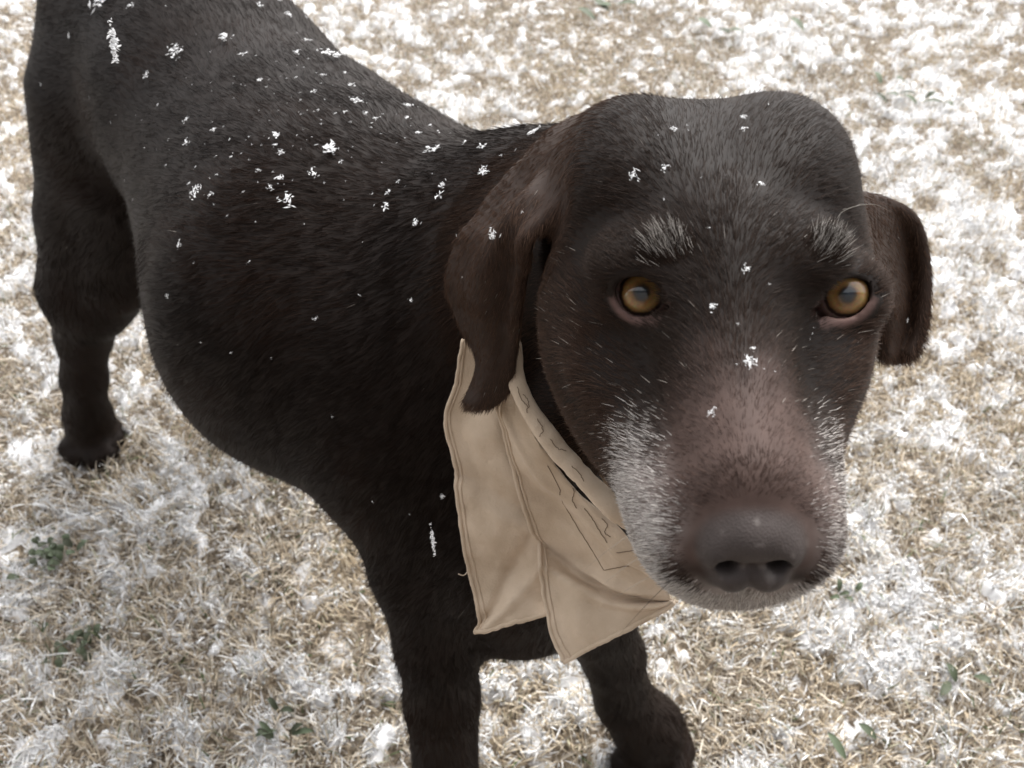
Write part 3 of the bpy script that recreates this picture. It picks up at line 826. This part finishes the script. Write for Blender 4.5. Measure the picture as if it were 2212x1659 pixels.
SNOWP = [(1100, 110, .13, .5), (960, 245, .09, .5), (2040, 260, .16, .55), (1950, 390, .10, .5), (2060, 480, .10, .5), (2090, 730, .07, .4), (1890, 1390, .05, .5), (1950, 1290, .06, .4), (150, 1150, .06, .55), (120, 760, .06, .3), (60, 600, .06, .5), (100, 1420, .05, .4),
         (1100, 1540, .05, .45), (1880, 1480, .03, .4), (2050, 1430, .03, .5), (330, 830, .05, .35), (700, 1020, .06, .4), (1180, 330, .06, .4), (1650, 90, .10, .4), (2000, 930, .05, .45), (1380, 1390, .05, .4), (560, 1480, .05, .3), (300, 1060, .06, .35),
         (1080, 60, .05, -.5), (1230, 130, .10, -.3), (1400, 150, .12, -.2), (1150, 240, .08, -.25), (30, 200, .08, -.3), (40, 400, .08, -.4), (620, 1300, .10, -.35), (760, 1250, .06, -.4), (400, 1250, .09, -.3), (1650, 1420, .07, -.3), (2100, 560, .06, -.3), (2150, 1100, .06, -.3), (1480, 1500, .06, -.35), (700, 1560, .07, -.3)]
SNOWP = [(ground_at(x, y), r, s) for x, y, r, s in SNOWP]
def snow_mask(x, y):
    p = np.stack([x, y, 0*x], 1)
    m = .26*fbm(p*8, 2, 101)+.74*fbm(p*44, 3, 113)
    for g, r, s in SNOWP:
        m += .17*s*np.exp(-((x-g[0])**2+(y-g[1])**2)/(r*r))
    return m
def in_view(x, y, z=0, pad=60):
    r = np.stack([x, y, 0*x+z], 1)-CP; d = r@MC[2]; d = np.where(d > .05, d, .05)
    u = 512+FPX*(r@MC[0])/d; v = 384-FPX*(r@MC[1])/d
    return (u > -pad) & (u < 1024+pad) & (v > -pad) & (v < 768+pad)
def scatter(n, pad=60, ymax=2.6):
    """ground places, most of them in view, evenly dense as seen from above and thinner far away"""
    out = []
    tot = 0
    while tot < n:
        x = rng.uniform(-2.0, 2.0, n); y = rng.uniform(-.4, ymax, n)
        dist2 = x*x+y*y+CAM_H**2
        w = np.minimum(1, 1.1/dist2**.8)*np.where(in_view(x, y, .01, pad), 1, .34)
        k = rng.random(n) < w; out.append(np.stack([x[k], y[k]], 1)); tot += k.sum()
    return np.concatenate(out)[:n]

def make_grass(n):
    g = scatter(n); hole = fbm(np.stack([g[:, 0]*55, g[:, 1]*55, 0*g[:, 0]], 1), 2, 191); g = g[hole > .20+.10*rng.random(n)]; n = len(g); x, y = g.T; z = gz(x, y)
    tuft = fbm(np.stack([x*14, y*14, 0*x], 1), 2, 131)
    sm = snow_mask(x, y)
    L = rng.uniform(.009, .022, n)*(.65+.9*tuft); tall = rng.random(n) < .012; L = np.where(tall, L*1.5, L)
    az = rng.uniform(0, 2*math.pi, n); tilt = np.abs(rng.normal(.75, .38, n)); tilt = np.where(tall, tilt*.45, tilt)
    az = np.where(rng.random(n) < .8, az, 6.28*fbm(np.stack([x*8, y*8, 0*x+5], 1), 2, 141)*2)
    dh = np.stack([np.cos(az), np.sin(az)], 1)
    w = rng.uniform(.0004, .0010, n)
    bend = rng.uniform(.1, .6, n)
    side = np.stack([-dh[:, 1], dh[:, 0], 0*x], 1); tw = rng.uniform(-.8, .8, n)
    up = np.array([0, 0, 1.])
    side = side*np.cos(tw)[:, None]+up*np.sin(tw)[:, None]
    root = np.stack([x, y, z+rng.uniform(0, .010, n)+.006*np.clip((sm-.5)*8, 0, 1)], 1)
    V = np.zeros((n, 5, 3))
    for k, (s, ww) in enumerate(((0, 1), (.55, .85))):
        ang = tilt+bend*s*.8
        c = root+np.concatenate([dh*(np.sin(tilt+bend*s*.5)*L*s)[:, None], (np.cos(tilt+bend*s*.5)*L*s)[:, None]], 1)
        V[:, 2*k] = c-side*(w*ww)[:, None]; V[:, 2*k+1] = c+side*(w*ww)[:, None]
    V[:, 4] = root+np.concatenate([dh*(np.sin(tilt+bend*.6)*L)[:, None], (np.cos(tilt+bend*.6)*L)[:, None]], 1)
    V[:, :, 2] = np.maximum(V[:, :, 2], z[:, None]+.0005)
    b = np.arange(n)[:, None]*5
    quads = b+np.array([[0, 1, 3, 2]]); tris = b+np.array([[2, 3, 4]])
    pal = np.array([(.54, .46, .35), (.64, .57, .47), (.43, .35, .25), (.19, .145, .10), (.70, .65, .57), (.38, .37, .27)])  # the very dark straw tone imitates shadowed gaps in the turf
    col = pal[rng.choice(6, n, p=[.27, .25, .18, .14, .12, .04])]*rng.uniform(.75, 1.15, (n, 1))
    yel = sstep(.5, .75, fbm(np.stack([x*6, y*6, 0*x], 1), 2, 151)); col = lerp(col, (.55, .44, .29), yel*.35)
    grn = rng.random(n) < .018; col[grn] = (.10, .14, .06)
    frost = rng.random(n) < np.clip((sm-.48)*2.2, 0, .55); col[frost] = (.72, .71, .70)
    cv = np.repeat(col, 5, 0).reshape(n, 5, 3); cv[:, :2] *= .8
    tip = rng.random(n) < np.clip((sm-.38)*2.2, .10, .7); cv[tip, 4] = (.85, .86, .87); half = tip & (rng.random(n) < .5); cv[half, 2:4] = (.78, .79, .80)
    m = attr_mat('dry_grass', rough=.75, spec=.2)
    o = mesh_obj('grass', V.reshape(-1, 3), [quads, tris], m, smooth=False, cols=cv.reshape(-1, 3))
    return tag(o, 'dry tan winter grass with frost covering the lawn', 'grass', kind='stuff')
t_ = (1+5**.5)/2
ICO = nrm(np.array([(-1, t_, 0), (1, t_, 0), (-1, -t_, 0), (1, -t_, 0), (0, -1, t_), (0, 1, t_), (0, -1, -t_), (0, 1, -t_), (t_, 0, -1), (t_, 0, 1), (-t_, 0, -1), (-t_, 0, 1)], float))
ICOF = np.array([(0, 11, 5), (0, 5, 1), (0, 1, 7), (0, 7, 10), (0, 10, 11), (1, 5, 9), (5, 11, 4), (11, 10, 2), (10, 7, 6), (7, 1, 8), (3, 9, 4), (3, 4, 2), (3, 2, 6), (3, 6, 8), (3, 8, 9), (4, 9, 5), (2, 4, 11), (6, 2, 10), (8, 6, 7), (9, 8, 1)])
def snow_material():
    m, nt, b = mat_new('snow')
    b.inputs['Base Color'].default_value = (.93, .93, .935, 1); b.inputs['Roughness'].default_value = .8
    b.inputs['Specular IOR Level'].default_value = .2
    t = nt.nodes.new('ShaderNodeBsdfTranslucent'); t.inputs['Color'].default_value = (.95, .95, .95, 1)
    mx = nt.nodes.new('ShaderNodeMixShader'); mx.inputs[0].default_value = .45
    nt.links.new(b.outputs[0], mx.inputs[1]); nt.links.new(t.outputs[0], mx.inputs[2]); nt.links.new(mx.outputs[0], nt.nodes['Material Output'].inputs['Surface'])
    return m
snow_m = snow_material()
def rand_rot(n):
    q = nrm(rng.normal(size=(n, 4))); w, x, y, z = q.T
    return np.stack([np.stack([1-2*(y*y+z*z), 2*(x*y-z*w), 2*(x*z+y*w)], -1), np.stack([2*(x*y+z*w), 1-2*(x*x+z*z), 2*(y*z-x*w)], -1), np.stack([2*(x*z-y*w), 2*(y*z+x*w), 1-2*(x*x+y*y)], -1)], 1)
OCT = np.array([(1, 1, 1), (1, -1, -1), (-1, 1, -1), (-1, -1, 1)], float)*.8
OCTF = np.array([(0, 1, 2), (0, 3, 1), (0, 2, 3), (1, 3, 2)])
def make_snow(n):
    g = scatter(int(n*2.6)); sm = snow_mask(g[:, 0], g[:, 1])
    pr = np.clip((sm-.455)*2.6, .07, 1)*(fbm(np.stack([g[:, 0]*55, g[:, 1]*55, 0*g[:, 0]], 1), 2, 191) > .34)
    k = rng.random(len(g)) < pr; g = g[k][:n]; sm = sm[k][:n]; n = len(g)
    g = g+rng.normal(0, .0015, g.shape)
    x, y = g.T
    full = np.clip((sm-.52)*6, 0, 1)
    s = rng.uniform(.0007, .0019, n)*(1+.3*full)
    h = gz(x, y)+np.where(rng.random(n) < .35+.65*full, .006+np.clip((sm-.60)*.12, 0, .005)+rng.uniform(-.001, .0025, n), rng.uniform(.004, .020, n))
    sc = np.stack([s*rng.uniform(.6, 1.5, n), s*rng.uniform(.6, 1.5, n), s*rng.uniform(.5, 1.1, n)], 1)
    V = OCT[None]*rng.uniform(.5, 1.5, (n, 4, 1))+rng.normal(0, .22, (n, 4, 3))
    V = np.einsum('nij,nkj->nki', rand_rot(n), V)*sc[:, None]+np.stack([x, y, h], 1)[:, None]
    F = (np.arange(n)[:, None, None]*4+OCTF[None]).reshape(-1, 3)
    o = mesh_obj('snow', V.reshape(-1, 3), F, snow_m, smooth=True)
    return tag(o, 'patchy fresh white snow lying in the dry grass', 'snow', kind='stuff')
def make_snow_cover(h=.0046):
    """the thicker snow: a lumpy sheet that sinks into the grass where the patches end"""
    xs = np.arange(-1.6, 1.6, h); ys = np.arange(-.1, 2.4, h); X, Y = np.meshgrid(xs, ys, indexing='ij'); x, y = X.ravel(), Y.ravel()
    x = x+rng.uniform(-.4, .4, len(x))*h; y = y+rng.uniform(-.4, .4, len(y))*h
    vis = in_view(x, y, 0, 650); sm = np.zeros(len(x)); sm[vis] = snow_mask(x[vis], y[vis])
    z = gz(x, y)+.004+np.clip((sm-.60)*.12, -.03, .005)+rng.uniform(-.003, .003, len(x))+(fbm(np.stack([x*110, y*110, 0*x], 1), 2, 171)-.5)*.008
    n, m = X.shape; i, j = np.meshgrid(np.arange(n-1), np.arange(m-1), indexing='ij'); a = (i*m+j).ravel()
    q = np.stack([a, a+m, a+m+1, a+1], 1); q = q[(sm[q].max(1) > .56) & vis[q].all(1)]
    V, F = compact(np.stack([x, y, z], 1), q)
    o = mesh_obj('snow_cover', V, F, cover_m); o['kind'] = 'stuff'
    return tag(o, 'lumpy white snow cover filling the hollows of the lawn', 'snow')
cover_m = bpy.data.materials.new('snow_cover'); cover_m.use_nodes = True
_b = cover_m.node_tree.nodes['Principled BSDF']; _b.inputs['Base Color'].default_value = (.93, .93, .935, 1); _b.inputs['Roughness'].default_value = .8; _b.inputs['Specular IOR Level'].default_value = .1
NG, NS = 290000, 215000
make_grass(NG); make_snow_cover(); make_snow(NS)

# green weeds poking out of the snow
leaf_m = attr_mat('weed_leaf', rough=.6, spec=.3)
def weed(x, y, label, n, L, w, rise, seed, lobes=False):
    g = ground_at(x, y, .012); r = np.random.default_rng(seed)
    root = empty('weed', (g[0], g[1], 0)); tag(root, label, 'weed')
    for k in range(n):
        a = r.uniform(0, 6.28); l = L*r.uniform(.7, 1.2); t = np.linspace(0, 1, 7); dh = np.array([math.cos(a), math.sin(a), 0]); sd_ = np.array([-math.sin(a), math.cos(a), 0])
        st = np.array([r.normal(0, L*(.6+n*.06)), r.normal(0, L*(.6+n*.03)), .012])
        c = st+dh*(t*l)[:, None]+np.array([0, 0, 1])*(rise*np.sin(t*2.2))[:, None]
        ww = w*np.sin(np.clip(t*.92+.06, 0, 1)*math.pi)**.7
        V = np.stack([c-sd_*ww[:, None]+[0, 0, .0015], c, c+sd_*ww[:, None]+[0, 0, .0015]], 1).reshape(-1, 3)
        b = np.arange(6)[:, None]*3; F = np.concatenate([b+np.array([[0, 1, 4, 3]]), b+np.array([[1, 2, 5, 4]])])
        cl = np.array([.060, .085, .050])*r.uniform(.6, 1.5)+np.array([.01, 0, 0])
        mesh_obj('leaf', V, F, leaf_m, root, cols=np.tile(cl, (len(V), 1)))
for a in [(130, 1190, 'cluster of small green clover leaves in the snow patch at the left edge', 26, .010, .0045, .007, 1), (165, 1390, 'small green clover sprig beside a snow lump in the lower left', 18, .010, .0042, .007, 2),
          (610, 1570, 'green weed sprig in the grass left of the front leg', 7, .020, .003, .012, 3), (1275, 20, 'dark green leaf pair in the snow at the top edge above the dog', 4, .045, .010, .012, 4),
          (1560, 68, 'single dark green leaf in the snow above the middle of the head', 2, .040, .010, .010, 5), (1690, 70, 'curved green leaf in the snow near the top, above the right brow', 2, .045, .008, .012, 6),
          (2050, 1445, 'snow dusted green blade leaf in the lower right corner', 3, .022, .0045, .008, 7), (1870, 1628, 'green leaf with snow on it at the bottom edge right of the paw', 2, .022, .0045, .006, 8),
          (1980, 215, 'dark green weed in the bright snow right of the head', 9, .030, .006, .010, 9), (1830, 1290, 'tiny green sprig in the snow right of the muzzle', 5, .012, .003, .008, 10)]:
    weed(*a)

# ---------------------------------------------------------------- snowflakes
OC6 = np.array([(1, 0, 0), (-1, 0, 0), (0, 1, 0), (0, -1, 0), (0, 0, 1), (0, 0, -1)], float)
OC6F = np.array([(0, 2, 4), (2, 1, 4), (1, 3, 4), (3, 0, 4), (2, 0, 5), (1, 2, 5), (3, 1, 5), (0, 3, 5)])
def flake_mesh(seed, n, sp=np.array([1, 1, 1]), ln=.34):
    """a tangle of thin ice needles and plates"""
    r = np.random.default_rng(seed); V = []; F = []
    for k in range(n):
        c = r.normal(0, .40, 3)*np.array([1, .9, .45])*sp
        R = rand_rot(1)[0]; s = r.uniform(.5, 1.3)*ln
        V.append((OC6*np.array([1, r.uniform(.2, .6), .18])*s)@R.T*np.array([1, 1, .7])+c); F.append(OC6F+6*k)
    me = bpy.data.meshes.new('snowflake'); V = np.concatenate(V); F = np.concatenate(F)
    me.from_pydata(V.tolist(), [], F.tolist()); me.materials.append(snow_m); return me
FM = [flake_mesh(s, n) for s, n in ((1, 16), (2, 22), (3, 28), (4, 18), (5, 14), (6, 24))]
FT = [flake_mesh(s, n) for s, n in ((11, 5), (12, 6), (13, 8))]
FL = flake_mesh(31, 90, np.array([3.2, .55, .9]), .42)
BODYF = [(385, 120, 30), (490, 90, 26), (530, 128, 14), (715, 128, 30), (760, 196, 18), (600, 305, 26), (710, 330, 40), (625, 443, 34), (435, 420, 26), (465, 428, 14), (610, 395, 20), (680, 385, 16), (565, 378, 10), (590, 415, 12), (940, 333, 30),
 (965, 408, 16), (958, 430, 20), (845, 425, 14), (840, 455, 18), (810, 428, 8), (868, 403, 10), (908, 488, 14), (1048, 328, 18), (880, 268, 12), (810, 268, 12), (790, 258, 12), (745, 170, 10), (680, 210, 14), (660, 98, 16), (640, 125, 14),
 (410, 268, 14), (470, 290, 10), (350, 235, 8), (375, 310, 8), (412, 318, 14), (545, 570, 8), (430, 570, 6), (400, 530, 14), (895, 648, 10), (690, 690, 9), (445, 735, 6), (595, 770, 5), (727, 895, 6), (160, 80, 9), (325, 170, 12), (205, 213, 6), (97, 185, 8),
 (565, 185, 10), (580, 200, 8), (770, 230, 18), (690, 252, 8), (725, 335, 10), (740, 360, 10), (785, 640, 8), (375, 640, 10), (1165, 300, 26), (1130, 335, 8), (880, 240, 14), (1090, 350, 8), (220, 10, 40), (290, 20, 14), (560, 20, 14), (600, 10, 12), (620, 40, 12), (700, 75, 20),
 (655, 45, 8), (1052, 380, 20), (300, 435, 7), (508, 350, 9), (480, 385, 8), (370, 365, 8), (600, 325, 12), (612, 340, 12), (420, 405, 9), (510, 760, 6), (1010, 320, 10), (905, 300, 14), (930, 285, 10), (950, 300, 8), (1210, 275, 14), (1240, 268, 12), (700, 175, 12), (745, 255, 9), (655, 260, 8), (640, 180, 7)]
EARF = [(1078, 508, 20), (1005, 510, 8), (1137, 470, 7), (1018, 600, 6)]
HEADF = [(1525, 230, 11), (1450, 298, 13), (1605, 273, 10), (1607, 298, 15), (1478, 290, 6), (1375, 388, 24), (1433, 377, 17), (1633, 415, 11), (1440, 445, 8), (1530, 503, 8), (1604, 590, 17), (1541, 672, 14), (1590, 713, 8), (1620, 765, 12), (1615, 792, 21), (1548, 898, 17), (1650, 620, 6),
 (1945, 690, 10), (1470, 197, 16), (1650, 210, 14), (1635, 212, 8), (1660, 245, 8), (1590, 800, 5), (1640, 808, 5), (1660, 812, 5), (1515, 405, 5), (1480, 300, 5), (1740, 708, 6), (1737, 722, 6), (1731, 733, 6), (1420, 310, 5)]
NAMED = {(385, 120): 'bright snow clump high on the haunch, just right of the falling flake', (490, 90): 'forked snow clump on the loin near the top edge', (715, 128): "broad pale snow clump near the far edge of the dog's back", (600, 305): 'white snow clump on mid back, left of the biggest clump',
 (710, 330): "biggest branching snow clump in the middle of the dog's back", (625, 443): "wide flat snow clump low on the dog's ribs", (435, 420): 'snow clump low on the flank, leftmost of the rib row', (940, 333): 'curved snow clump on the shoulder left of the ear', (1165, 300): "snow clump on the neck just behind the ear's root",
 (220, 10): 'large snow clump on the rump at the top left edge', (610, 395): 'snow clump on the ribs just above the wide flat one', (958, 430): 'snow clump on the shoulder halfway down beside the ear', (1052, 380): 'snow clump beside the upper edge of the brown ear', (700, 75): 'snow clump at the far outline of the loin',
 (1078, 508): 'bright snowflake on the front fold of the brown ear', (1375, 388): 'largest snowflake on the forehead, above the left brow', (1433, 377): "second snowflake on the forehead, beside the largest one", (1607, 298): 'snowflake near the middle of the crown', (1450, 298): 'snowflake at the upper left of the crown',
 (1604, 590): 'snowflake between the eyes', (1541, 672): 'snowflake beside the inner corner of the left eye', (1615, 792): 'largest snowflake on the bridge of the nose', (1620, 765): 'small snowflake just above the largest one on the nose bridge', (1548, 898): 'lone snowflake halfway down the muzzle', (1470, 197): 'snow on the top outline of the left skull bump', (1650, 210): 'snow on the top outline of the right skull bump', (1945, 690): "snowflake below the fold of the right hand ear"}
rf = np.random.default_rng(21)
tiny = [(x, y, s) for x, y, s in zip(rf.normal(680, 210, 160), rf.normal(270, 130, 160), rf.uniform(2.5, 6.5, 160)) if 100 < x < 1180 and 10 < y < 720]
def place_flakes(lst, label_fn, group):
    p, hit = on_dog([(a, b) for a, b, _ in lst]); nn_ = sdf_normals(p)
    for (x, y, s), pt, nv, ok in zip(lst, p, nn_, hit):
        if not ok: continue
        me = FM[rf.integers(6)] if s >= 9 else FT[rf.integers(3)]
        o = bpy.data.objects.new('snowflake', me); C.objects.link(o)
        d = (pt-CP)@MC[2]; r = s*S22*d/FPX*.86
        o.location = pt+nv*(.0032 if y > 480 and x > 1200 else .0042); o.rotation_mode = 'QUATERNION'
        qt = Vector(nv).to_track_quat('Z', 'Y'); 
        from mathutils import Quaternion
        o.rotation_quaternion = qt @ Quaternion((0, 0, 1), rf.uniform(0, 6.28)); o.scale = (r*rf.uniform(.8, 1.15), r*rf.uniform(.75, 1.0), r*.42)
        tag(o, NAMED.get((x, y)) or label_fn(x, y, s), 'snowflake', group)
place_flakes(BODYF, lambda x, y, s: "large clump of snow crystals on the dark fur of the dog's back" if s >= 24 else "small snowflake resting on the fur of the dog's back and flank", 'snowflakes on the back')
place_flakes(tiny, lambda x, y, s: "tiny speck of snow caught in the fur of the dog's back and flank", 'snow specks on the back')
place_flakes(EARF, lambda x, y, s: "snowflake caught on the dog's brown ear fur", 'snowflakes on the ear')
place_flakes(HEADF, lambda x, y, s: "white snowflake resting on the dog's forehead" if y < 480 else "white snowflake caught on the face and muzzle below the brows", 'snowflakes on the head')
for (x, y, d, L, w, lb) in [(245, 95, .50, .030, .006, 'large snowflake falling past the rump at the upper left'), (935, 1170, .40, .018, .0022, 'small snowflake falling left of the bandana in front of the leg'),
                            (805, 1085, .45, .007, .0012, 'thin ice needle falling in front of the chest'), (955, 1073, .42, .003, .0022, 'tiny snowflake falling beside the rear bandana edge'), (885, 1112, .42, .004, .001, 'faint snow speck falling below the chest')]:
    o = bpy.data.objects.new('falling_snowflake', FL if w > .002 else FT[1]); C.objects.link(o); o.location = Q(x, y, d)
    ax = nrm(Q(x+8, y+60, d)-Q(x, y, d)); o.rotation_mode = 'QUATERNION'; o.rotation_quaternion = Vector(ax).to_track_quat('X', 'Z'); o.scale = (L*.14, w*.9, w*.9)
    tag(o, lb, 'snowflake')

# ---------------------------------------------------------------- unseen house added behind the photographer, shaped for eye reflections and near-lawn shade
house = empty('house', (0, -2.2, 0)); tag(house, 'unseen dark brown sided house added behind the photographer', 'house')
wall_m, nt, b = mat_new('brown_siding'); b.inputs['Base Color'].default_value = (.12, .105, .095, 1); b.inputs['Roughness'].default_value = .7
roof_m, nt, b = mat_new('dark_shingle'); b.inputs['Base Color'].default_value = (.05, .045, .042, 1); b.inputs['Roughness'].default_value = .9
def box(name, lo, hi, mat, parent):
    (a, b_, c), (d, e, f) = lo, hi
    V = np.array([(a, b_, c), (d, b_, c), (d, e, c), (a, e, c), (a, b_, f), (d, b_, f), (d, e, f), (a, e, f)], float)
    F = np.array([(0, 3, 2, 1), (4, 5, 6, 7), (0, 1, 5, 4), (1, 2, 6, 5), (2, 3, 7, 6), (3, 0, 4, 7)])
    return mesh_obj(name, V, F, mat, parent, smooth=False)
for k in range(21):
    box('siding_board', (-5.5, -.12, .16*k), (5.5, -.02+.012*(k % 2), .16*k+.157), wall_m, house)
V = np.array([(-6, .30, 3.38), (6, .30, 3.38), (6, -3.2, 5.2), (-6, -3.2, 5.2), (-6, .30, 3.50), (6, .30, 3.50), (6, -3.2, 5.32), (-6, -3.2, 5.32)], float)
mesh_obj('roof', V, np.array([(0, 3, 2, 1), (4, 5, 6, 7), (0, 1, 5, 4), (1, 2, 6, 5), (2, 3, 7, 6), (3, 0, 4, 7)]), roof_m, house, smooth=False)
